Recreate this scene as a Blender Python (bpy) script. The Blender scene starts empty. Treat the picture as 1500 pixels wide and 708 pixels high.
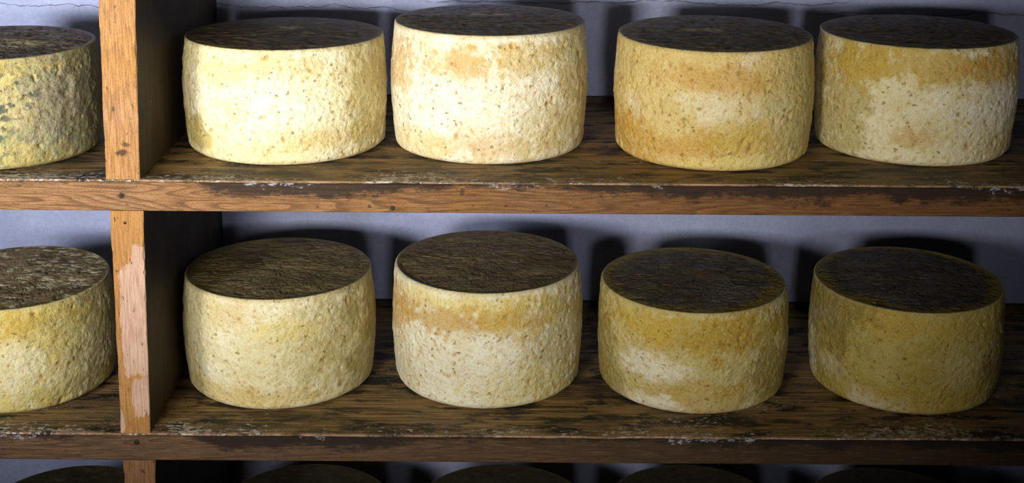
import bpy, math
import numpy as np
from mathutils import Matrix, Vector

scene = bpy.context.scene
# ---------------------------------------------------------------- camera
cam_d = bpy.data.cameras.new('camera')
cam = bpy.data.objects.new('camera', cam_d)
scene.collection.objects.link(cam)
cam_d.sensor_width = 36.0
cam_d.lens = 2004.33 * 36.0 / 1500.0
cam_d.shift_y = (93.16 - 354.0) / 1500.0
cam_d.clip_start = 0.02
PITCH, ROLL, YAW = 0.19385, 0.007494, 0.001109
right = Vector((math.cos(YAW), -math.sin(YAW), 0))
flat = Vector((math.sin(YAW), math.cos(YAW), 0))
fwd = flat * math.cos(PITCH) - Vector((0, 0, 1)) * math.sin(PITCH)
up = flat * math.sin(PITCH) + Vector((0, 0, 1)) * math.cos(PITCH)
ex = right * math.cos(ROLL) + up * math.sin(ROLL)
ey = up * math.cos(ROLL) - right * math.sin(ROLL)
m = Matrix((ex, ey, -fwd)).transposed().to_4x4()
m.translation = Vector((0, -1.25, 0.36))
cam.matrix_world = m
scene.camera = cam
# ---------------------------------------------------------------- world, exposure
world = bpy.data.worlds.new('world'); scene.world = world
world.use_nodes = True
bg = world.node_tree.nodes['Background']
bg.inputs['Color'].default_value = (0.75, 0.85, 1.0, 1)
bg.inputs['Strength'].default_value = 0.006
scene.view_settings.view_transform = 'Standard'
scene.view_settings.look = 'None'
scene.view_settings.gamma = 1
scene.view_settings.exposure = 0.0
# ---------------------------------------------------------------- lights (two panes of daylight in front of the rack)
def area(name, loc, target, sx, sy, watts, col, spread=180):
    l = bpy.data.lights.new(name, 'AREA'); l.shape = 'RECTANGLE'
    l.size = sx; l.size_y = sy; l.energy = watts; l.color = col
    l.spread = math.radians(spread)
    o = bpy.data.objects.new(name, l); scene.collection.objects.link(o)
    o.location = loc
    o.rotation_euler = (Vector(target) - Vector(loc)).to_track_quat('-Z', 'Y').to_euler()
    return o
area('window_light_left', (-0.98, -1.05, 0.17), (-0.62, 0.25, 0.17), 0.28, 0.22, 3.5, (0.97, 0.98, 1.0), 58)
area('window_light_middle', (-0.52, -1.45, 0.16), (-0.12, 0.1, 0.15), 0.26, 0.20, 2.5, (1.0, 0.96, 0.88), 50)
area('window_light_front', (0.10, -1.80, 0.17), (0.08, 0.1, 0.25), 0.12, 0.14, 0.72, (1.0, 0.97, 0.92), 46)

T1, ZL, DEP = 0.031, 0.2586, 0.3515
rng = np.random.default_rng(7)

# ---------------------------------------------------------------- numpy noise
_perm = rng.permutation(4096)
_vals = rng.random(4096) * 2 - 1
def vnoise(x, y, z, seed=0):
    xi = np.floor(x).astype(int); yi = np.floor(y).astype(int); zi = np.floor(z).astype(int)
    xf = x - xi; yf = y - yi; zf = z - zi
    xf = xf*xf*xf*(xf*(xf*6-15)+10); yf = yf*yf*yf*(yf*(yf*6-15)+10); zf = zf*zf*zf*(zf*(zf*6-15)+10)
    def h(a, b, c):
        return _vals[_perm[(_perm[(_perm[(a + seed*17) & 4095] + b) & 4095] + c) & 4095]]
    c00 = h(xi, yi, zi)*(1-xf) + h(xi+1, yi, zi)*xf
    c10 = h(xi, yi+1, zi)*(1-xf) + h(xi+1, yi+1, zi)*xf
    c01 = h(xi, yi, zi+1)*(1-xf) + h(xi+1, yi, zi+1)*xf
    c11 = h(xi, yi+1, zi+1)*(1-xf) + h(xi+1, yi+1, zi+1)*xf
    return (c00*(1-yf)+c10*yf)*(1-zf) + (c01*(1-yf)+c11*yf)*zf
def fbm(x, y, z, seed=0, oct=4, rough=.5):
    s = 0; a = 1; t = 0
    for k in range(oct):
        s = s + a*vnoise(x*2**k + 7.3*k, y*2**k - 3.1*k, z*2**k + 1.7*k, seed+k); t += a; a *= rough
    return s/t
def sstep(a, b, x):
    t = np.clip((x-a)/(b-a), 0, 1); return t*t*(3-2*t)

# ---------------------------------------------------------------- node helpers
class NT:
    def __init__(self, name):
        self.m = bpy.data.materials.new(name); self.m.use_nodes = True
        self.t = self.m.node_tree; self.n = self.t.nodes
        self.b = self.n['Principled BSDF']
        self.co = self.n.new('ShaderNodeTexCoord').outputs['Object']
    def lk(self, a, b): self.t.links.new(a, b)
    def put(self, sock, v):
        if hasattr(v, 'is_linked') or isinstance(v, bpy.types.NodeSocket): self.lk(v, sock)
        else: sock.default_value = v
    def mapping(self, scale, loc=(0, 0, 0), rot=(0, 0, 0), src=None):
        n = self.n.new('ShaderNodeMapping'); n.inputs['Scale'].default_value = scale
        n.inputs['Location'].default_value = loc; n.inputs['Rotation'].default_value = rot
        self.lk(src or self.co, n.inputs['Vector']); return n.outputs[0]
    def noise(self, vec, scale, detail=4, rough=.5, dist=0):
        n = self.n.new('ShaderNodeTexNoise'); self.lk(vec, n.inputs['Vector'])
        n.inputs['Scale'].default_value = scale; n.inputs['Detail'].default_value = detail
        n.inputs['Roughness'].default_value = rough; n.inputs['Distortion'].default_value = dist
        return n.outputs['Fac']
    def voro(self, vec, scale, feature='F1', rnd=1):
        n = self.n.new('ShaderNodeTexVoronoi'); n.feature = feature; self.lk(vec, n.inputs['Vector'])
        n.inputs['Scale'].default_value = scale; n.inputs['Randomness'].default_value = rnd
        return n.outputs['Distance']
    def ramp(self, fac, stops, interp='LINEAR'):
        n = self.n.new('ShaderNodeValToRGB'); n.color_ramp.interpolation = interp
        e = n.color_ramp.elements
        while len(e) < len(stops): e.new(0.5)
        for i, (p, c) in enumerate(stops):
            e[i].position = p; e[i].color = (c, c, c, 1) if not hasattr(c, '__len__') else (*c[:3], 1)
        self.lk(fac, n.inputs[0]); return n.outputs['Color']
    def math(self, op, a, b=0.0, c=None):
        n = self.n.new('ShaderNodeMath'); n.operation = op
        self.put(n.inputs[0], a); self.put(n.inputs[1], b)
        if c is not None: self.put(n.inputs[2], c)
        return n.outputs[0]
    def mix(self, fac, a, b, mode='MIX'):
        n = self.n.new('ShaderNodeMix'); n.data_type = 'RGBA'; n.blend_type = mode
        self.put(n.inputs[0], fac)
        self.put(n.inputs[6], a if not isinstance(a, tuple) else (*a[:3], 1))
        self.put(n.inputs[7], b if not isinstance(b, tuple) else (*b[:3], 1))
        return n.outputs[2]
    def xyz(self):
        n = self.n.new('ShaderNodeSeparateXYZ'); self.lk(self.co, n.inputs[0]); return n.outputs
    def band(self, v, lo, hi, soft):   # smooth box mask lo..hi
        a = self.sm(v, lo - soft, lo + soft); b = self.sm(v, hi - soft, hi + soft)
        return self.math('MULTIPLY', a, self.math('SUBTRACT', 1.0, b))
    def sm(self, v, lo, hi):
        n = self.n.new('ShaderNodeMapRange'); n.interpolation_type = 'SMOOTHSTEP'
        self.put(n.inputs[0], v); n.inputs[1].default_value = lo; n.inputs[2].default_value = hi
        return n.outputs[0]
    def bump(self, h, strength, dist, prev=None):
        n = self.n.new('ShaderNodeBump'); n.inputs['Strength'].default_value = strength
        n.inputs['Distance'].default_value = dist; self.lk(h, n.inputs['Height'])
        if prev is not None: self.lk(prev, n.inputs['Normal'])
        return n.outputs[0]
    def done(self, col, rough=.6, nrm=None, spec=.5):
        self.put(self.b.inputs['Base Color'], col if not isinstance(col, tuple) else (*col, 1))
        self.put(self.b.inputs['Roughness'], rough)
        self.put(self.b.inputs['Specular IOR Level'], spec)
        if nrm is not None: self.lk(nrm, self.b.inputs['Normal'])
        return self.m

def rgb(r, g, b):
    f = lambda v: ((v/255+.055)/1.055)**2.4 if v > 10 else v/255/12.92
    return (f(r), f(g), f(b))

# ---------------------------------------------------------------- materials
def wall_material():
    t = NT('plaster'); x, y, z = t.xyz()
    big = t.noise(t.mapping((1, 1, 1)), 5, 5, .6)
    col = t.mix(t.ramp(big, [(.3, 0), (.7, 1)]), rgb(134, 141, 172), rgb(164, 171, 202))
    fine = t.noise(t.co, 260, 3, .7)
    col = t.mix(t.ramp(fine, [(.35, 0.28), (.65, 0)]), col, rgb(108, 112, 138))
    # hairline cracks: z follows a wandering line of x
    wob = t.noise(t.mapping((1, 0, 0)), 9, 5, .62)
    wob2 = t.noise(t.mapping((1, 0, 0), (3.7, 0, 0)), 13, 5, .6)
    w = t.noise(t.mapping((1, 0, 0)), 60, 2)
    def crack(z0, amp, n, x0, x1, width):
        line = t.math('MULTIPLY_ADD', n, amp, z0 - amp*.5)
        d = t.math('ABSOLUTE', t.math('SUBTRACT', z, line))
        k = t.math('SUBTRACT', 1.0, t.sm(d, width*.3, width*1.6))
        return t.math('MULTIPLY', k, t.band(x, x0, x1, .02))
    c1 = crack(.120, .03, wob, -.10, .40, .0006)
    c2 = crack(.108, .03, wob2, .36, .80, .0006)
    c3 = crack(.112, .04, wob2, -.9, -.12, .0005)
    c = t.math('MAXIMUM', t.math('MAXIMUM', c1, c2), c3)
    c = t.math('MULTIPLY', c, t.ramp(w, [(.35, .35), (.6, .95)]))
    col = t.mix(c, col, rgb(75, 72, 80))
    h = t.math('ADD', t.math('MULTIPLY', fine, .25), t.math('MULTIPLY', c, -1.5))
    return t.done(col, .9, t.bump(h, .4, .0015, t.bump(big, .5, .006)), .2)

def wood_front(name, axis, base, dark, warm, seed, marks=(), mouldy=True, worn=None, zl=0.0, right_falloff=None):
    """sawn softwood with the grain along `axis`."""
    t = NT(name); x, y, z = t.xyz()
    sc = (.45, 14, 14) if axis == 'x' else (14, 14, .45)
    v = t.mapping(sc, (seed, seed*.7, seed*1.3))
    warp = t.noise(t.mapping((1.2, 6, 6) if axis == 'x' else (6, 6, 1.2), (seed, 0, 0)), 2.0, 0)
    vv = t.n.new('ShaderNodeVectorMath'); vv.operation = 'MULTIPLY_ADD'
    t.lk(warp, vv.inputs[0]); vv.inputs[1].default_value = (.2, .6, .6) if axis == 'x' else (.6, .6, .2); t.lk(v, vv.inputs[2])
    rings = t.noise(vv.outputs[0], 6.5, 0, .45)
    band = t.math('FRACT', t.math('MULTIPLY', rings, 11.0))
    line = t.ramp(band, [(0, .1), (.55, .35), (.86, 1), (.97, .9), (1, .1)])
    fib = t.noise(t.mapping((14, 260, 260) if axis == 'x' else (260, 260, 14)), 2.6, 6, .78)
    blot = t.noise(t.mapping((1, 1, 1), (seed*2.1, 0, seed)), 9, 4, .6)
    col = t.mix(t.ramp(blot, [(.35, 0), (.68, 1)]), base, warm)
    if right_falloff:
        col = t.mix(t.math('MULTIPLY', t.sm(x, -.35, .35), .9), col, right_falloff)  # wood colour darkens to the right, partly standing in for light falloff
    col = t.mix(t.math('MULTIPLY', line, .72 if axis == 'x' else .36), col, dark)
    col = t.mix(t.ramp(fib, [(.38, .75), (.54, 0)]), col, dark)
    grit = t.noise(t.co, 520, 4, .75)
    col = t.mix(t.ramp(grit, [(.36, .5), (.5, 0)]), col, dark)
    col = t.mix(t.ramp(fib, [(.55, 0), (.8, .25)]), col, rgb(226, 196, 160))
    if worn:      # (zlo, zhi, xlo, xhi) chalky abraded zone
        n = t.noise(t.mapping((1, 1, .45), (4.2, 0, seed)), 60, 8, .75)
        msk = None
        for (a, b, c, d) in worn:
            mm = t.math('MULTIPLY', t.band(z, a, b, .018), t.band(x, c, d, .006))
            msk = mm if msk is None else t.math('MAXIMUM', msk, mm)
        k = t.sm(t.math('ADD', msk, t.math('MULTIPLY_ADD', n, 1.9, -.95)), .44, .56)
        col = t.mix(t.math('MULTIPLY', k, .85), col, t.mix(t.ramp(fib, [(.35, 0), (.6, 1)]), rgb(160, 124, 104), rgb(204, 172, 152)))
    # dark flecks and pinholes
    sp = t.noise(t.mapping((1, 1, .5) if axis == 'z' else (.5, 1, 1), (seed, 1, 2)), 190, 4, .65)
    col = t.mix(t.ramp(sp, [(.62, 0), (.68, .85)]), col, rgb(52, 32, 20))
    for (mx, mz, rx, rz, s) in marks:
        dx = t.math('DIVIDE', t.math('SUBTRACT', x, mx), rx); dz = t.math('DIVIDE', t.math('SUBTRACT', z, mz), rz)
        d = t.math('SQRT', t.math('ADD', t.math('MULTIPLY', dx, dx), t.math('MULTIPLY', dz, dz)))
        d = t.math('ADD', d, t.math('MULTIPLY_ADD', t.noise(t.co, 260, 4, .7), 1.6, -.8))
        col = t.mix(t.math('MULTIPLY', t.math('SUBTRACT', 1.0, t.sm(d, .4, 1.1)), s), col, rgb(38, 22, 14))
    if mouldy:
        n = t.noise(t.mapping((.35, 1, 1), (seed, 3, 0)), 110, 9, .8)
        n2 = t.noise(t.mapping((.5, 1, 1), (seed+9, 3, 0)), 190, 8, .8)
        lo = t.noise(t.mapping((1, 0, 0), (seed*3, 1, 0)), 4.5, 2, .5)
        lo2 = t.noise(t.mapping((1, 0, 0), (seed*3+7, 1, 0)), 6, 2, .5)
        d = t.math('SUBTRACT', zl, z)      # depth below the board's top
        xm = t.sm(t.math('ABSOLUTE', t.math('ADD', x, .365)), .03, .09)
        reach = t.math('MULTIPLY', t.math('MULTIPLY_ADD', t.sm(lo, .40, .60), .012, .0055), xm)
        k = t.math('SUBTRACT', t.math('ADD', reach, t.math('MULTIPLY_ADD', n, .050, -.027)), d)
        col = t.mix(t.math('MULTIPLY', t.sm(k, -.006, .004), .88), col, rgb(26, 18, 14))
        reach2 = t.math('MULTIPLY', t.math('MULTIPLY_ADD', t.sm(lo2, .48, .60), .012, -.005), xm)
        k2 = t.math('SUBTRACT', t.math('ADD', reach2, t.math('MULTIPLY_ADD', n2, .060, -.034)), d)
        col = t.mix(t.math('MULTIPLY', t.sm(k2, -.001, .002), .75), col, rgb(176, 174, 180))
    h = t.math('ADD', t.math('MULTIPLY', fib, .7), t.math('MULTIPLY', line, -.3))
    return t.done(col, .72, t.bump(h, .55, .0009), .3)

def wood_top():
    t = NT('old_shelf_wood'); x, y, z = t.xyz()
    fib = t.noise(t.mapping((5, 160, 160)), 2.2, 5, .7)
    fib2 = t.noise(t.mapping((9, 420, 420)), 2, 4, .7)
    blot = t.noise(t.mapping((1, 2.2, 1)), 8, 5, .65)
    col = t.mix(t.ramp(fib, [(.35, 0), (.62, 1)]), rgb(46, 35, 22), rgb(172, 138, 86))
    col = t.mix(t.ramp(blot, [(.34, .9), (.50, 0)]), col, rgb(34, 25, 19))
    col = t.mix(t.ramp(fib2, [(.56, 0), (.76, .8)]), col, rgb(190, 160, 110))
    bl2 = t.noise(t.mapping((1, 3, 1), (5, 5, 5)), 17, 6, .7)
    col = t.mix(t.ramp(bl2, [(.50, 0), (.58, .95)]), col, rgb(22, 18, 17))
    # flour-like mould, thick along the front edge, in crumbs elsewhere
    sp = t.noise(t.mapping((1, 1.6, 1)), 150, 6, .75)
    area_ = t.noise(t.mapping((1, 1.4, 1), (2, 8, 1)), 11, 4, .6)
    fr = t.math('SUBTRACT', 1.0, t.sm(y, .0, .045))
    m1 = t.math('ADD', t.math('MULTIPLY', fr, .11), t.math('MULTIPLY_ADD', area_, .50, -.235))
    k = t.sm(t.math('ADD', sp, m1), .655, .70)
    col = t.mix(t.math('MULTIPLY', k, .85), col, rgb(214, 206, 192))
    cr = t.noise(t.mapping((1, 1, 1), (9, 2, 4)), 420, 2, .6)
    k3 = t.math('MULTIPLY', t.sm(cr, .66, .72), t.sm(area_, .42, .6))
    col = t.mix(t.math('MULTIPLY', k3, .8), col, rgb(210, 188, 120))
    edge = t.math('SUBTRACT', 1.0, t.sm(y, .001, .006))
    en = t.noise(t.mapping((1, 1, 1), (1, 1, 4)), 30, 5, .7)
    col = t.mix(t.math('MULTIPLY', edge, t.ramp(en, [(.42, 0), (.56, .8)])), col, rgb(188, 150, 122))
    h = t.math('ADD', t.math('ADD', t.math('MULTIPLY', fib, .8), t.math('MULTIPLY', k, .9)), t.math('MULTIPLY', fib2, .35))
    return t.done(col, .62, t.bump(h, .9, .0016), .45)

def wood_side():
    t = NT('side_wood_shaded')  # same wood as the fronts, with the sides' shade put into its colour
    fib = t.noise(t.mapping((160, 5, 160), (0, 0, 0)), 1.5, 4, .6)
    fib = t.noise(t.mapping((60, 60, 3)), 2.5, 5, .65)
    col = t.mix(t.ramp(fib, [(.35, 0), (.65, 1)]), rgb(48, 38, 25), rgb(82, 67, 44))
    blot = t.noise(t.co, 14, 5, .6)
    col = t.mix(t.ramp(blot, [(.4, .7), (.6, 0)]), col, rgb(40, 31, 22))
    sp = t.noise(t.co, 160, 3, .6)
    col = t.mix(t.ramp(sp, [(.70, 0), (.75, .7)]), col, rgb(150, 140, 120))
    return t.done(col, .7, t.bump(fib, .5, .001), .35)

def cheese_side():
    t = NT('cheese_rind_side')
    a = t.n.new('ShaderNodeAttribute'); a.attribute_name = 'rind'
    n1 = t.noise(t.co, 170, 6, .68)
    n2 = t.noise(t.co, 60, 5, .65)
    gr = t.noise(t.co, 620, 4, .75)
    col = t.mix(t.ramp(n2, [(.38, .30), (.60, 0)]), a.outputs['Color'], (.80, .66, .38), 'MULTIPLY')
    col = t.mix(t.ramp(n1, [(.32, .6), (.46, 0)]), col, (.66, .48, .20), 'MULTIPLY')
    col = t.mix(t.ramp(gr, [(.34, .55), (.48, 0)]), col, (.62, .47, .22), 'MULTIPLY')
    col = t.mix(t.ramp(gr, [(.56, 0), (.70, .35)]), col, (.95, .93, .86))
    # small whey holes
    wv = t.n.new('ShaderNodeVectorMath'); wv.operation = 'MULTIPLY_ADD'
    nv = t.n.new('ShaderNodeTexNoise'); nv.inputs['Detail'].default_value = 3; nv.inputs['Scale'].default_value = 300; t.lk(t.co, nv.inputs['Vector'])
    t.lk(nv.outputs['Color'], wv.inputs[0]); wv.inputs[1].default_value = (.008, .008, .0065); t.lk(t.co, wv.inputs[2])
    hd = t.voro(wv.outputs[0], 125, 'F1')
    gate = t.noise(t.co, 48, 2, .5)
    hole = t.math('SUBTRACT', 1.0, t.sm(t.math('SUBTRACT', hd, t.math('MULTIPLY_ADD', gate, .60, -.255)), .0, .085))
    col = t.mix(t.math('MULTIPLY', hole, .7), col, (.34, .23, .06))
    vs = t.voro(t.mapping((1, 1, 1.15)), 165, 'SMOOTH_F1')
    h = t.math('ADD', t.math('MULTIPLY', n1, 1.1), t.math('MULTIPLY', vs, -.5))
    h = t.math('ADD', h, t.math('MULTIPLY', hole, -.7))
    nr = t.bump(gr, .5, .0010, t.bump(h, .9, .0026))
    t.b.inputs['Subsurface Weight'].default_value = 0.0
    return t.done(col, .5, nr, .42)

def cheese_top():
    t = NT('cheese_rind_top')
    a = t.n.new('ShaderNodeAttribute'); a.attribute_name = 'rind'
    n1 = t.noise(t.mapping((1, 1, 1)), 130, 5, .65)
    n2 = t.noise(t.mapping((.55, 1.3, 1)), 330, 6, .8)
    col = t.mix(t.ramp(n1, [(.35, .4), (.55, 0)]), a.outputs['Color'], (.45, .38, .30), 'MULTIPLY')
    col = t.mix(t.ramp(n2, [(.57, 0), (.70, .5)]), col, rgb(150, 132, 92))
    col = t.mix(t.ramp(n2, [(.33, .7), (.47, 0)]), col, (.4, .33, .25), 'MULTIPLY')
    h = t.math('ADD', t.math('MULTIPLY', n1, .8), t.math('MULTIPLY', n2, .4))
    return t.done(col, .5, t.bump(h, .7, .0022), .4)

def flat(name, col, rough=.5, metal=0):
    t = NT(name); t.b.inputs['Metallic'].default_value = metal
    n = t.noise(t.co, 300, 3)
    c = t.mix(t.ramp(n, [(.3, .5), (.7, 0)]), col, tuple(v*.4 for v in col))
    return t.done(c, rough, t.bump(n, .4, .001))

# ---------------------------------------------------------------- mesh helpers
def mesh_grid(name, P, closed_u, mat, extra_faces=None, colors=None, smooth=True):
    """P: (rows, cols, 3) grid -> one mesh."""
    R, Cn = P.shape[:2]
    v = P.reshape(-1, 3)
    i = np.arange(R-1)[:, None]; j = np.arange(Cn if closed_u else Cn-1)[None, :]
    j2 = (j+1) % Cn
    q = np.stack([i*Cn+j, i*Cn+j2, (i+1)*Cn+j2, (i+1)*Cn+j], -1).reshape(-1, 4)
    me = bpy.data.meshes.new(name)
    loops = q.reshape(-1); starts = np.arange(len(q))*4; tot = np.full(len(q), 4)
    if extra_faces:
        st0 = len(loops); ln_ = np.array([len(f) for f in extra_faces])
        starts = np.concatenate([starts, st0 + np.concatenate([[0], np.cumsum(ln_)[:-1]])])
        tot = np.concatenate([tot, ln_]); loops = np.concatenate([loops] + [np.array(f) for f in extra_faces])
    me.vertices.add(len(v)); me.vertices.foreach_set('co', v.astype(np.float32).ravel())
    me.loops.add(len(loops)); me.loops.foreach_set('vertex_index', loops.astype(np.int32))
    me.polygons.add(len(starts)); me.polygons.foreach_set('loop_start', starts.astype(np.int32))
    me.polygons.foreach_set('loop_total', tot.astype(np.int32))
    me.update(calc_edges=True); me.validate()
    me.polygons.foreach_set('use_smooth', np.full(len(me.polygons), smooth))
    if colors is not None:
        at = me.color_attributes.new('rind', 'FLOAT_COLOR', 'POINT')
        c = np.concatenate([colors.reshape(-1, 3), np.ones((len(v), 1))], 1)
        at.data.foreach_set('color', c.astype(np.float32).ravel())
    me.materials.append(mat)
    return me
def link(name, me, parent=None, loc=(0, 0, 0)):
    o = bpy.data.objects.new(name, me); scene.collection.objects.link(o)
    o.location = loc
    if parent: o.parent = parent
    return o
def tag(o, label=None, cat=None, group=None, kind=None):
    if label: o['label'] = label
    if cat: o['category'] = cat
    if group: o['group'] = group
    if kind: o['kind'] = kind
def box_mesh(name, a, b, mat):
    x0, y0, z0 = a; x1, y1, z1 = b
    v = [(x0,y0,z0),(x1,y0,z0),(x1,y1,z0),(x0,y1,z0),(x0,y0,z1),(x1,y0,z1),(x1,y1,z1),(x0,y1,z1)]
    f = [(3,2,1,0),(4,5,6,7),(0,1,5,4),(1,2,6,5),(2,3,7,6),(3,0,4,7)]
    me = bpy.data.meshes.new(name); me.from_pydata(v, [], f); me.materials.append(mat); me.update()
    return me

# ---------------------------------------------------------------- wall
wall = link('wall_back', box_mesh('wall_back', (-1.6, DEP, -0.95), (1.6, DEP+.12, 0.75), wall_material()))
tag(wall, 'blue white plaster wall with hairline cracks behind the shelves', kind='structure')
floor = link('floor', box_mesh('floor', (-1.6, -2.6, -1.0), (1.6, DEP+.12, -0.95),
             flat('stone_floor', (.10, .09, .08), .8)))
tag(floor, 'dark stone floor under the rack', kind='structure')

# ---------------------------------------------------------------- rack
rack = bpy.data.objects.new('cheese_rack', None); scene.collection.objects.link(rack)
rack.location = (0, 0, -.95)
tag(rack, 'old wooden shelf rack holding the cheese wheels against the plaster wall', 'shelf rack')
M_TOP = wood_top(); M_SIDE = wood_side()
ORG = rgb(186, 118, 66); ORGD = rgb(112, 62, 30); ORGW = rgb(168, 112, 78)
front_mats = {
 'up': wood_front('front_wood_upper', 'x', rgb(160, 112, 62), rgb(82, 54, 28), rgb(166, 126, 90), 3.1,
        marks=[(-.3683, -.0161, .0045, .004, .9), (-.045, -.010, .0035, .004, .7), (.3, -.021, .006, .0018, .7)], zl=0, right_falloff=rgb(124, 80, 38)),
 'low': wood_front('front_wood_lower_dimmed', 'x', rgb(124, 92, 62), rgb(62, 44, 28), rgb(108, 80, 56), 8.3,  # darker than the upper board, partly to paint in light fading downwards
        marks=[(-.3655, -.2681, .0035, .0035, .6)], zl=-ZL, right_falloff=rgb(66, 47, 30)),
}
front_mats['top'] = wood_front('front_wood_top', 'x', rgb(160, 112, 62), rgb(82, 54, 28), rgb(166, 126, 90), 12.4, zl=ZL, right_falloff=rgb(124, 80, 38))
front_mats['bottom'] = wood_front('front_wood_bottom', 'x', rgb(124, 92, 62), rgb(62, 44, 28), rgb(108, 80, 56), 15.2, zl=-2*ZL, right_falloff=rgb(66, 47, 30))
RZ = .95
def wobble(x, seed, f=9.0):
    return fbm(x*f, x*0+seed, x*0+.5, seed, 4, .55)

def shelf_board(zt, th, key, seed, amp=1.0):
    """slab whose thin, chipped top layer laps over the front batten."""
    X0, X1 = -1.3, 1.3
    x = np.linspace(X0, X1, 1300)
    lip = .0006 + .0012*wobble(x, seed, 14) * amp
    lipt = .0016 + .0006*wobble(x, seed+5, 10) * amp
    chip = np.clip(fbm(x*16, x*0, x*0+2, seed+9, 3) - .35, 0, 1) * .006 * amp
    zs = .0008*wobble(x, seed+3, 5)*amp
    prof = []
    ys = np.concatenate([[0.0, .0012, .004, .009], np.linspace(.016, DEP, 40)])
    # go: bottom back -> bottom front (behind batten) -> up -> lip underside -> lip front -> top -> back
    rows = []
    e = np.zeros_like(x)
    rows.append(np.stack([x, e+DEP, e+zt-th], -1))
    rows.append(np.stack([x, e+.0165, e+zt-th], -1))
    rows.append(np.stack([x, e+.0165, zt-.0026+e], -1))
    rows.append(np.stack([x, lip+chip+.0003, zt-.0026+e], -1))
    rows.append(np.stack([x, lip+chip-.0004, zt-lipt+zs*.3], -1))
    for k, yy in enumerate(ys):
        f = fbm(x*3, e+yy*40, e, seed+20, 4) * .0006 + fbm(x*12, e+yy*260, e, seed+24, 3) * .00025
        if k == 0: rows.append(np.stack([x, lip+chip+.0002, zt-.0006+zs*.4], -1)); continue
        y_ = e+yy + (lip+chip)*max(0, 1-yy/.01)
        h = -.0002 + f - np.exp(-yy/.003)*.0003 - .0003
        if yy == DEP: y_ = e+DEP
        rows.append(np.stack([x, y_, np.minimum(zt + h, zt - .00012)], -1))
    P = np.stack(rows, 0)
    Cn = len(x); R = len(rows)
    P[..., 2] += RZ
    ef = [[r*Cn for r in range(R)][::-1], [r*Cn+Cn-1 for r in range(R)]]
    ef += [[(R-1)*Cn+j, (R-1)*Cn+j+1, j+1, j] for j in range(Cn-1)]
    me = mesh_grid('shelf_board', P, False, M_TOP, ef, smooth=False)
    b = link('shelf_board', me, rack)
    # the batten
    rows = []
    zb = zt-th
    top = zt - .0026 - .0004*(wobble(x, seed+40, 9)+.5)*amp
    def ln(n, a, b): return [a+(b-a)*k/n for k in range(n+1)]
    face = fbm(x*4, e, e, seed+50, 3)*.0005
    nb = .0008
    low = zb + np.clip(fbm(x*40, e, e, seed+60, 3)-.42, 0, 1)*.006
    rows = [np.stack([x, e+.016, e+zb], -1), np.stack([x, e+nb, e+zb], -1), np.stack([x, face, low+nb], -1)]
    for s in (.25, .5, .75):
        rows.append(np.stack([x, face+fbm(x*9, e+s*3, e, seed+70, 3)*.0003, low+nb+(top-low-2*nb)*s], -1))
    rows += [np.stack([x, face, top-nb], -1), np.stack([x, face+nb, top], -1), np.stack([x, e+.016, top], -1)]
    P = np.stack(rows, 0); R = len(rows)
    ef = [[r*Cn for r in range(R)][::-1], [r*Cn+Cn-1 for r in range(R)]]
    ef += [[(R-1)*Cn+j, (R-1)*Cn+j+1, j+1, j] for j in range(Cn-1)]
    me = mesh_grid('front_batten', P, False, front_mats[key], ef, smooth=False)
    fb = link('front_batten', me, rack, (0, 0, RZ))
    # narrow strip at the back of the board
    me = box_mesh('back_batten', (X0, DEP-.008, zt), (X1, DEP, zt+.007), M_SIDE)
    link('back_batten', me, rack, (0, 0, RZ))
    return fb

b_up = shelf_board(0.0, .031, 'up', 11)
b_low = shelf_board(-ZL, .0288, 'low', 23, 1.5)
b_bot = shelf_board(-2*ZL, .030, 'bottom', 31)
b_top = shelf_board(ZL, .031, 'top', 43)
b_up['label'] = 'orange brown front edge strip with black mould along its top'
b_low['label'] = 'brown front edge strip, its colour darkened for weaker light lower down'

def divider(corners, zb, zt, mat, seed, label=None):
    """corners: (xl_top, xr_top, xl_bot, xr_bot) of the front face; front_strip face plus deep board"""
    n = 60
    s = np.linspace(0, 1, n)
    z = zb + (zt-zb)*s
    xl = corners[2]+(corners[0]-corners[2])*s + .0006*fbm(s*9, s*0, s*0, seed, 4)
    xr = corners[3]+(corners[1]-corners[3])*s + .0006*fbm(s*9, s*0, s*0+4, seed+1, 4)
    ch = .0006 + np.clip(fbm(s*26, s*0, s*0, seed+5, 3)-.2, 0, 1)*.004
    ch2 = .0006 + np.clip(fbm(s*26, s*0, s*0+3, seed+6, 3)-.2, 0, 1)*.004
    e = np.zeros(n)
    cols = [np.stack([xl, e+DEP-.0005, z], -1), np.stack([xl, ch, z], -1), np.stack([xl+ch, e, z], -1)]
    for k in (.3, .5, .7):
        cols.append(np.stack([xl+(xr-xl)*k, e-.0002*fbm(s*14, e+k*3, e, seed+8, 3), z], -1))
    cols += [np.stack([xr-ch2, e, z], -1), np.stack([xr, ch2, z], -1)]
    for k in (.25, .5, .75):
        cols.append(np.stack([xr + .0005*fbm(s*5, e+k*4, e, seed+9, 3), e+DEP*k, z], -1))
    cols.append(np.stack([xr, e+DEP-.0005, z], -1))
    P = np.stack(cols, 1)        # rows = z
    Cn = P.shape[1]
    me = mesh_grid('divider', P, True, mat, [list(range(Cn))[::-1], [(n-1)*Cn+k for k in range(Cn)]], smooth=False)
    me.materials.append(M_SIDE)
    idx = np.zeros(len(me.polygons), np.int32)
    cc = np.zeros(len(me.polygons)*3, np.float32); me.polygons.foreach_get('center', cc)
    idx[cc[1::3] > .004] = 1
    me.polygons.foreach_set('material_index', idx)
    o = link('divider', me, rack, (0, 0, RZ))
    if label: o['label'] = label
    return o
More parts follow.
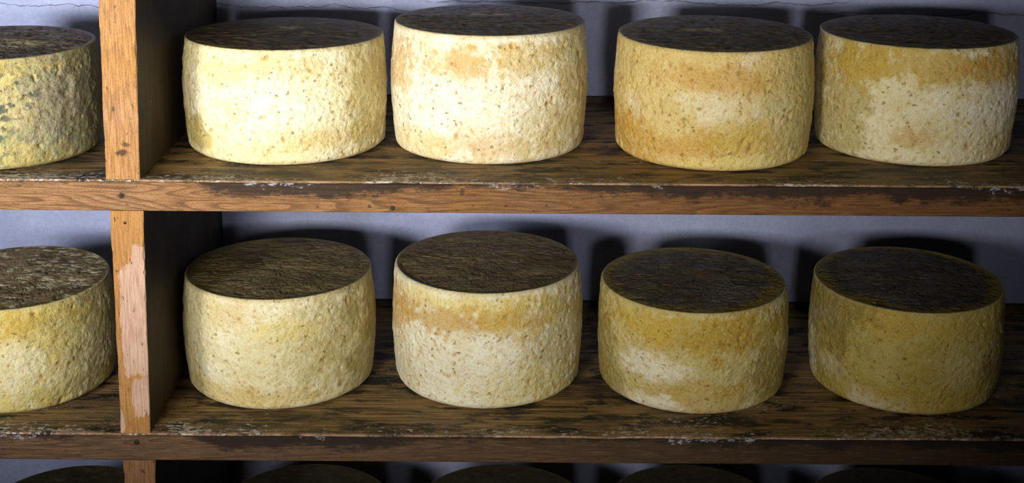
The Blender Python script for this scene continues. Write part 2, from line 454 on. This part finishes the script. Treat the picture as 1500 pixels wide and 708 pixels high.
mu = wood_front('post_wood_upper', 'z', rgb(184, 132, 70), rgb(104, 70, 36), rgb(182, 138, 98), 1.7,
                marks=[(-.3655, .026, .008, .004, .8), (-.362, .034, .005, .003, .7), (-.372, .068, .002, .003, .6)], mouldy=False)
ml = wood_front('post_wood_lower', 'z', rgb(180, 128, 66), rgb(122, 82, 40), rgb(184, 136, 80), 5.9, mouldy=False,
                marks=[(-.3663, -.0431, .0022, .0022, .8)],
                worn=[(-.20, -.085, -.374, -.34), (-.13, -.065, -.362, -.34), (-.262, -.235, -.39, -.375), (-.24, -.2, -.368, -.34)])
mb = wood_front('post_wood_bottom', 'z', rgb(150, 104, 66), rgb(84, 54, 34), rgb(140, 98, 66), 9.9, mouldy=False)
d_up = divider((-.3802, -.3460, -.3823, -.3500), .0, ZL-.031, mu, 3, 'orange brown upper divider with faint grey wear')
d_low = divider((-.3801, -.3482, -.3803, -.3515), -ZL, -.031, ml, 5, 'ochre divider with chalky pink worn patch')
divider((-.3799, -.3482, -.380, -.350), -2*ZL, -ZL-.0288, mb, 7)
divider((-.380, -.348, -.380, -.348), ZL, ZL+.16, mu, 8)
# supports of the rack out of the picture
leg_mesh = box_mesh('leg', (-.016, .02, 0), (.016, .06, .95-2*ZL-.030), M_SIDE)
leg_mesh2 = box_mesh('leg', (-.016, .28, 0), (.016, .32, .95-2*ZL-.030), M_SIDE)
for xx in (-1.25, -.365, .42, 1.25):
    link('leg', leg_mesh, rack, (xx, 0, 0)); link('leg', leg_mesh2, rack, (xx, 0, 0))

# nail heads
def nail(px, pz, parent, r=.0016, depth=.0006):
    n = 12
    pr = [(r*1.0, .0012), (r*1.0, depth-.0010), (r*.8, depth-.0014), (r*.25, depth-.0011)]
    P = np.array([[(rr*math.cos(2*math.pi*k/n), yy, rr*math.sin(2*math.pi*k/n)) for k in range(n)] for rr, yy in pr])
    me = mesh_grid('nail_head', P, True, M_NAIL, [[3*n+k for k in range(n)]])
    link('nail_head', me, parent, (px, 0, pz))
M_NAIL = flat('rusty_iron', (.035, .022, .016), .6, .6)
nail(-.3683, -.0161, b_up); nail(-.3655, -.2681, b_low, .0026); nail(-.1112, -.0263, b_up, .0022)
nail(-.3663, -.0431, d_low, .0012)

# ---------------------------------------------------------------- cheese
M_CS = cheese_side(); M_CT = cheese_top()
CREAM = np.array(rgb(240, 231, 188)); WHITE = np.array(rgb(244, 240, 218))
OCH = np.array(rgb(206, 162, 72)); GOLD = np.array(rgb(204, 172, 66)); OLIVE = np.array(rgb(182, 164, 84))
BEIGE = np.array(rgb(212, 196, 130)); BROWN = np.array(rgb(140, 96, 40)); BLUE = np.array(rgb(46, 58, 60))
PEACH = np.array(rgb(224, 200, 130)); YEL = np.array(rgb(228, 212, 132)); GREY = np.array(rgb(150, 140, 116))
DOL = np.array(rgb(150, 132, 54)); LGREEN = np.array(rgb(148, 158, 112))

def cheese(key, X, Y, R, H, ty, row, base, blobs, top, label, pits, seed, pitcol=OCH, lump=1.0, hi=True,
           topcol=None, flecks=0.0, spots=(), bigpits=0):
    z0 = -ZL*row
    g = np.random.default_rng(seed)
    # angles, denser towards the viewer (-y)
    if hi: nf, nb_ = 440, 110
    else: nf, nb_ = 160, 60
    thf = np.linspace(-math.pi*.58, math.pi*.58, nf, endpoint=False)
    thb = np.linspace(math.pi*.58, 2*math.pi-math.pi*.58, nb_, endpoint=False)
    th = np.concatenate([thf, thb])             # th = 0 faces -y
    nr = 118 if hi else 40
    # profile (r fraction, z fraction)
    v = np.linspace(0, 1, nr)
    zc = .0075; zz = []
    rr = []
    nc = max(4, int(nr*.09))
    for k in range(nc):                          # rounded lower edge
        a = k/nc*math.pi/2
        rr.append((-.0095 + .0095*math.sin(a))); zz.append(zc*(1-math.cos(a)))
    body = np.linspace(zc, H-.0012, nr-nc-4)
    for z_ in body: rr.append(0); zz.append(z_)
    for a in (.35, .75, 1.15, 1.5):
        rr.append(-.0014*(1-math.cos(a))); zz.append(H-.0012+.0012*math.sin(a))
    rr = np.array(rr); zz = np.array(zz)
    vv = zz/H
    barrel = 1.0 - .046*np.clip((.50-vv)/.5, 0, 1)**1.6 - .036*np.clip((vv-.50)/.5, 0, 1)**1.9
    rad = R*barrel + rr
    TH, ZZ = np.meshgrid(th, zz); RAD = np.repeat(rad[:, None], len(th), 1)
    VV = ZZ/H
    cx, sx = np.sin(TH), -np.cos(TH)             # x, y direction
    nx, ny, nz = cx*R, sx*R, ZZ
    o1 = seed*3.7
    edgek = sstep(0, .05, VV)*sstep(1.0, .93, VV)
    wob = fbm(nx*14+o1, ny*14, nz*14, seed, 2)*.0016
    mid = fbm(nx*75+o1, ny*75, nz*85, seed+3, 3, .55)
    midr = 1-np.abs(fbm(nx*120+o1, ny*120, nz*120, seed+5, 2))*2
    patch = sstep(-.3, .3, fbm(nx*22+o1, ny*22, nz*22, seed+8, 2))
    flank = .6 + .7*np.abs(np.sin(TH))
    fin = fbm(nx*250+o1, ny*250, nz*290, seed+6, 2)
    disp = wob + fin*.00042*(.5+patch*.5)*edgek + (mid*.0009*flank + (midr-.6)*.00035*patch)*lump*(.35+.65*edgek)
    # pits
    u = np.sin(TH)
    npit = pits if hi else pits//4
    pa = g.uniform(-math.pi*.56, math.pi*.56, npit)
    pz = g.uniform(.05, .95, npit)*H
    pr = g.gamma(1.6, .00034, npit) + .0005
    dep = pr*g.uniform(.35, .9, npit)
    if bigpits:
        k = bigpits; pr[:k] = g.uniform(.0013, .0030, k); pz[:k] = H*g.normal(.66, .14, k).clip(.15, .9); dep[:k] = pr[:k]*.5
    pitm = np.zeros_like(disp)
    TR = TH*R
    thv = np.concatenate([thf, thb])
    for k in range(npit):
        w = pr[k]*2.6
        j0 = np.searchsorted(thf, pa[k]-w/R); j1 = np.searchsorted(thf, pa[k]+w/R)
        i0 = np.searchsorted(zz, pz[k]-w); i1 = np.searchsorted(zz, pz[k]+w)
        if j1 <= j0 or i1 <= i0: continue
        a = (TH[i0:i1, j0:j1]-pa[k])*R; b = ZZ[i0:i1, j0:j1]-pz[k]
        an = g.uniform(0, math.pi); el = g.uniform(.7, 1.9)
        c_, s_ = math.cos(an), math.sin(an)
        p = (a*c_+b*s_)/(pr[k]*el); q = (-a*s_+b*c_)/(pr[k]*.8)
        d2 = p*p+q*q
        f = np.exp(-d2*1.3)
        disp[i0:i1, j0:j1] -= dep[k]*f
        pitm[i0:i1, j0:j1] = np.maximum(pitm[i0:i1, j0:j1], f*min(1, pr[k]/.0014))
    disp *= np.clip(VV/.03, .15, 1)
    disp *= np.where(VV > .985, .25, 1)
    RAD = RAD + disp
    # rind colour
    col = np.ones(TH.shape+(3,))*base
    big = fbm(nx*18+o1, ny*18, nz*18, seed+11, 3)
    fine = fbm(nx*150+o1, ny*150, nz*150, seed+14, 3, .6)
    med = fbm(nx*50+o1, ny*50, nz*50, seed+17, 4, .6)
    def mixc(c, k):
        nonlocal col
        k = np.clip(k, 0, 1)[..., None]; col = col*(1-k)+c*k
    mixc(BEIGE, .28*sstep(0, .5, big)+.16*sstep(.1, .5, med))
    mixc(WHITE, .5*sstep(.05, .5, -big))
    uu = np.where(np.abs(TH) < math.pi/2, u, np.sign(u)*(2-np.abs(u)))
    for (bu, bv, su, sv, c, st) in blobs:  # olive blobs at the flanks also put side shade into the rind colour
        d = np.sqrt(((uu-bu)/su)**2 + ((VV-bv)/sv)**2) + med*.75 + big*.35 + fine*.6
        mixc(c, min(1, st*1.12)*sstep(1.28, .5, d))
    mixc(pitcol*.8, pitm*.75)
    mixc(BROWN, sstep(.72, 1.0, pitm)*.55*sstep(-.2, .35, med))
    for (bu, bv, su, sv, n_) in spots:
        d = ((uu-bu)/su)**2 + ((VV-bv)/sv)**2
        mixc(BLUE, np.exp(-d)*sstep(.12, .22, fbm(nx*150+o1, ny*150, nz*230, seed+31, 3))*n_)
    # a thin browned rim right at the top edge
    mixc(BEIGE*.7, sstep(.96, .995, VV)*.55)
    zt_tilt = ty*(-np.cos(TH))*sstep(.5, 1.0, VV)
    P = np.stack([cx*RAD, sx*RAD, ZZ+zt_tilt], -1)
    n = len(th)
    root = bpy.data.objects.new('cheese', None); scene.collection.objects.link(root)
    root.location = (X, Y, z0)
    tag(root, label, 'cheese', group=('cheese wheels on the upper shelf', 'cheese wheels on the middle shelf', 'cheese wheels on the bottom shelf')[row])
    me = mesh_grid('side_rind', P, True, M_CS, [list(range(n))[::-1]], col)
    link('side_rind', me, root)
    # top face
    rim = P[-1]; rimr = RAD[-1]
    nk = 64 if hi else 24
    s = np.concatenate([np.linspace(1, .02, nk)])
    S, TT = np.meshgrid(s, th, indexing='ij')
    rx = np.sin(TT)*rimr[None, :]*S; ry = -np.cos(TT)*rimr[None, :]*S
    fade = sstep(1.0, .94, S)
    if top['kind'] == 'fine':
        hh = fbm(rx*60+o1, ry*80, rx*0, seed+41, 4, .55)*.0006 + fbm(rx*160+o1, ry*300, rx*0, seed+44, 3)*.0010
    else:       # bark-like cracks
        m0 = fbm(rx*40, ry*40+o1, rx*0, seed+60, 2)
        r1 = np.abs(fbm(rx*70+o1+m0*1.2, ry*135, rx*0, seed+41, 4, .65)); r2 = np.abs(fbm(rx*170+o1, ry*300, rx*0, seed+44, 3))
        hh = -np.exp(-r1*16)*.0011 + fbm(rx*30+o1, ry*40, rx*0, seed+47, 2)*.0012 - np.exp(-r2*10)*.0007
    hh = hh + (1-S**2)*top.get('dome', .0006)
    zz_t = H - .0000 + hh*fade
    zrim = (H-.0012+.0012*math.sin(1.5))
    zz_t = zz_t*fade + zrim*(1-fade)
    zz_t = zz_t + ty*(-np.cos(TT))*S
    Q = np.stack([rx, ry, zz_t], -1); Q[0] = rim
    tb = np.ones(S.shape+(3,))*np.array(top['col'])
    m2 = fbm(rx*25+o1, ry*25, rx*0, seed+50, 4); m3 = fbm(rx*110+o1, ry*230, rx*0, seed+53, 3, .6)
    def mt(c, k):
        nonlocal tb
        k = np.clip(k, 0, 1)[..., None]; tb = tb*(1-k)+np.array(c)*k
    mt(np.array(top['col2']), sstep(-.1, .4, m2)*.8)
    mt(np.array(top['rim']), sstep(.80, .96, S+m2*.12)*top.get('rimk', .6))
    mt(np.array(top['fleck']), sstep(.12, .30, m3)*top['flk'])
    for (fx, fy, fr, fs) in top.get('patch', ()):
        d = np.sqrt(((rx/R-fx)/fr)**2 + ((ry/R-fy)/(fr*.8))**2) + m3*.6
        mt(rgb(205, 196, 150), sstep(1.2, .5, d)*min(1, fs*1.25))
    if top['kind'] != 'fine':
        mt(np.array(top['crack']), np.exp(-r1*12)*.4)
    me = mesh_grid('top_rind', Q, True, M_CT, [[(nk-1)*n+k for k in range(n)]], tb)
    tr = link('top_rind', me, root)
    tr['label'] = top['label']
    return root

FT = dict(kind='fine', col=rgb(108, 95, 68), col2=rgb(84, 72, 50), rim=rgb(114, 100, 62), fleck=rgb(150, 138, 104), flk=.45, label='dark grey brown top face')
def ft(**k): d = dict(FT); d.update(k); return d
BK = dict(kind='bark', col=rgb(118, 103, 74), col2=rgb(94, 81, 56), rim=rgb(104, 92, 48), fleck=rgb(150, 138, 100), flk=.35,
          crack=rgb(48, 40, 28), label='dark brown wrinkled top face')
def bk(**k): d = dict(BK); d.update(k); return d

cheese('U0', -.5185, .1134, .0979, .1110, .0012, 0, LGREEN, [
   (.1, .3, .5, .6, OLIVE, .3), (.75, .6, .45, .8, GREY, .75), (.2, .9, .8, .12, OLIVE*1.15, .6), (.45, .1, .5, .14, OLIVE*1.2, .5), (.35, .55, .3, .3, BEIGE, .4)],
   bk(col=rgb(120, 104, 74), fleck=rgb(190, 180, 140), flk=.45, patch=[(.2, -.1, .3, .6)]),
   'greenish wheel with blue mould spots at the left end of the upper shelf', 620, 101, pitcol=OLIVE, lump=1.35, spots=[(.12, .45, .3, .4, 1.3), (.35, .7, .4, .2, .9), (.05, .2, .25, .12, 1.2)])
cheese('U1', -.2340, .1481, .1054, .1166, -.0001, 0, CREAM, [
   (.05, .86, .45, .10, OCH, .35), (-.75, .20, .22, .17, OLIVE, .7), (.55, .22, .5, .12, GOLD, .38), (-.45, .80, .25, .12, YEL, .5), (-.25, .12, .4, .08, OCH, .22), (.85, .6, .2, .6, OLIVE, .6),
   (-.95, .7, .15, .5, OLIVE, .4), (.1, .5, .5, .25, WHITE, .6)],
   ft(patch=[(.0, .25, .12, .8)]), 'cream white wheel on the upper shelf, just right of the wooden divider', 520, 102)
cheese('U2', -.0218, .1533, .1021, .1315, .0007, 0, WHITE, [
   (-.25, .78, .42, .13, OCH, .62), (.30, .80, .42, .14, GOLD, .55), (-.88, .74, .16, .22, OCH, .55), (0., .14, .5, .13, OCH, .42), (.86, .5, .22, .7, OLIVE, .55), (.55, .30, .4, .25, BEIGE, .5),
   (-.7, .12, .3, .12, PEACH, .5), (-.1, .45, .5, .2, WHITE, .8)],
   ft(patch=[(-.12, .25, .1, .7), (.12, .25, .1, .7)]), 'tallest wheel on the upper shelf, white with a broad ochre band near its top', 620, 103)
cheese('U3', .2094, .1343, .1020, .1223, .0024, 0, PEACH, [
   (.0, .78, .75, .12, OCH, .6), (-.45, .20, .55, .17, OCH, .75), (.15, .28, .5, .16, GOLD, .62), (-.15, .52, .5, .14, WHITE, .4), (.72, .5, .3, .5, BEIGE, .7), (.2, .08, .8, .06, YEL, .7),
   (-.9, .2, .2, .2, OCH, .7)],
   ft(patch=[(-.25, .1, .1, .4), (.0, .1, .12, .4)]), 'peach yellow wheel with many ochre pits, third right of the divider on the upper shelf', 760, 104, bigpits=40)
cheese('U4', .4244, .1587, .1031, .1218, .0013, 0, CREAM, [
   (-.1, .82, .7, .16, GOLD, .75), (.6, .80, .5, .16, OCH, .65), (-.85, .5, .22, .7, OLIVE, .6), (-.2, .25, .3, .1, OCH, .5), (-.7, .8, .3, .2, GOLD, .7), (.35, .5, .6, .2, WHITE, .7), (.85, .15, .3, .2, BEIGE, .6)],
   ft(col=rgb(98, 84, 54)), 'rightmost wheel on the upper shelf, white below a golden band', 560, 105, bigpits=8)
cheese('L0', -.5218, .1273, .0983, .1149, .0019, 1, YEL, [
   (-.1, .86, .7, .14, GOLD, .75), (.6, .15, .5, .15, OLIVE, .5), (.75, .7, .3, .4, OLIVE, .45), (.1, .4, .6, .25, CREAM, .6)],
   bk(col=rgb(140, 122, 90), col2=rgb(104, 88, 60), fleck=rgb(206, 198, 168), flk=.75, rimk=.8, label='brown top face with pale wrinkled streaks'),
   'yellow wheel with streaky pale top at the left end of the middle shelf', 480, 106)
cheese('L1', -.2463, .1460, .1020, .1208, .0002, 1, CREAM*.95, [
   (-.35, .84, .35, .12, GOLD, .35), (.65, .6, .4, .4, OLIVE, .45), (-.2, .12, .8, .1, GOLD, .45), (.2, .75, .3, .1, YEL, .5), (.95, .4, .2, .7, DOL, .5), (-.9, .5, .15, .4, BEIGE, .4)],
   bk(col=rgb(128, 113, 78), flk=.4), 'creamy yellow wheel on the middle shelf, just right of the wooden divider', 420, 107)
cheese('L2', -.0232, .1507, .1015, .1286, .0017, 1, WHITE*.97, [
   (-.1, .90, .9, .08, YEL, .7), (-.35, .73, .6, .13, np.array(rgb(200, 162, 80)), .75), (.35, .75, .5, .16, GOLD, .6), (.75, .5, .3, .6, OLIVE, .5), (-.95, .65, .15, .25, OCH, .6), (.5, .2, .6, .2, YEL, .5)],
   bk(col=rgb(122, 107, 80), flk=.35), 'white wheel on the middle shelf with an orange mottled band below its rim', 620, 108, bigpits=30)
cheese('L3', .1971, .1414, .1012, .1129, .0018, 1, BEIGE*.95, [
   (.1, .76, .9, .22, GOLD*.85, .9), (-.6, .8, .4, .16, GOLD, .7), (-.55, .42, .4, .16, WHITE, .7), (.1, .18, .7, .16, GOLD*.9, .6), (.8, .35, .35, .3, DOL, .5), (-.5, .08, .25, .08, WHITE, .7), (-.95, .3, .15, .6, DOL, .6)],
   bk(col=rgb(92, 80, 64), col2=rgb(110, 100, 90), rim=rgb(130, 114, 44), rimk=1., flk=.25, label='grey brown cracked top face with olive rim'),
   'gold and grey wheel third right of the divider on the middle shelf', 620, 109, pitcol=GOLD, lump=1.2)
cheese('L4', .4267, .1438, .1016, .1142, .0022, 1, np.array(rgb(192, 172, 84)), [
   (-.3, .85, .6, .14, GOLD, .6), (.35, .5, .4, .25, BEIGE, .6), (-.9, .8, .3, .4, DOL*.7, .6), (.1, .15, .6, .14, GOLD*.9, .6), (-.1, .55, .3, .3, GOLD*.8, .5), (.85, .4, .25, .6, DOL*.8, .7)],
   bk(col=rgb(82, 74, 66), col2=rgb(100, 94, 88), rim=rgb(134, 118, 42), rimk=1., flk=.2, label='dark grey cracked top face with olive rim'),
   'dull olive yellow wheel at the right end of the middle shelf', 480, 110, pitcol=GOLD, lump=1.2)
lab = ['behind the divider foot at the left end', 'first right of the divider', 'second right of the divider', 'third right of the divider', 'fourth right of the divider', 'fifth right of the divider']
for i, (X, H) in enumerate(((-.4885, .0963), (-.2250, .100), (-.0064, .1016), (.2060, .1023), (.4300, .1004), (.668, .100))):
    cheese('B%d' % i, X, .15, .0985, H, 0, 2, OLIVE, [(0, .6, .8, .3, GOLD, .5)], bk(col=rgb(76, 68, 46), col2=rgb(58, 51, 36), rim=rgb(72, 64, 38), fleck=rgb(104, 96, 70), flk=.3),  # top colours darkened to paint in the bottom row's shade
       'shadowed wheel on the bottom shelf, ' + lab[i], 200, 120+i, hi=False)
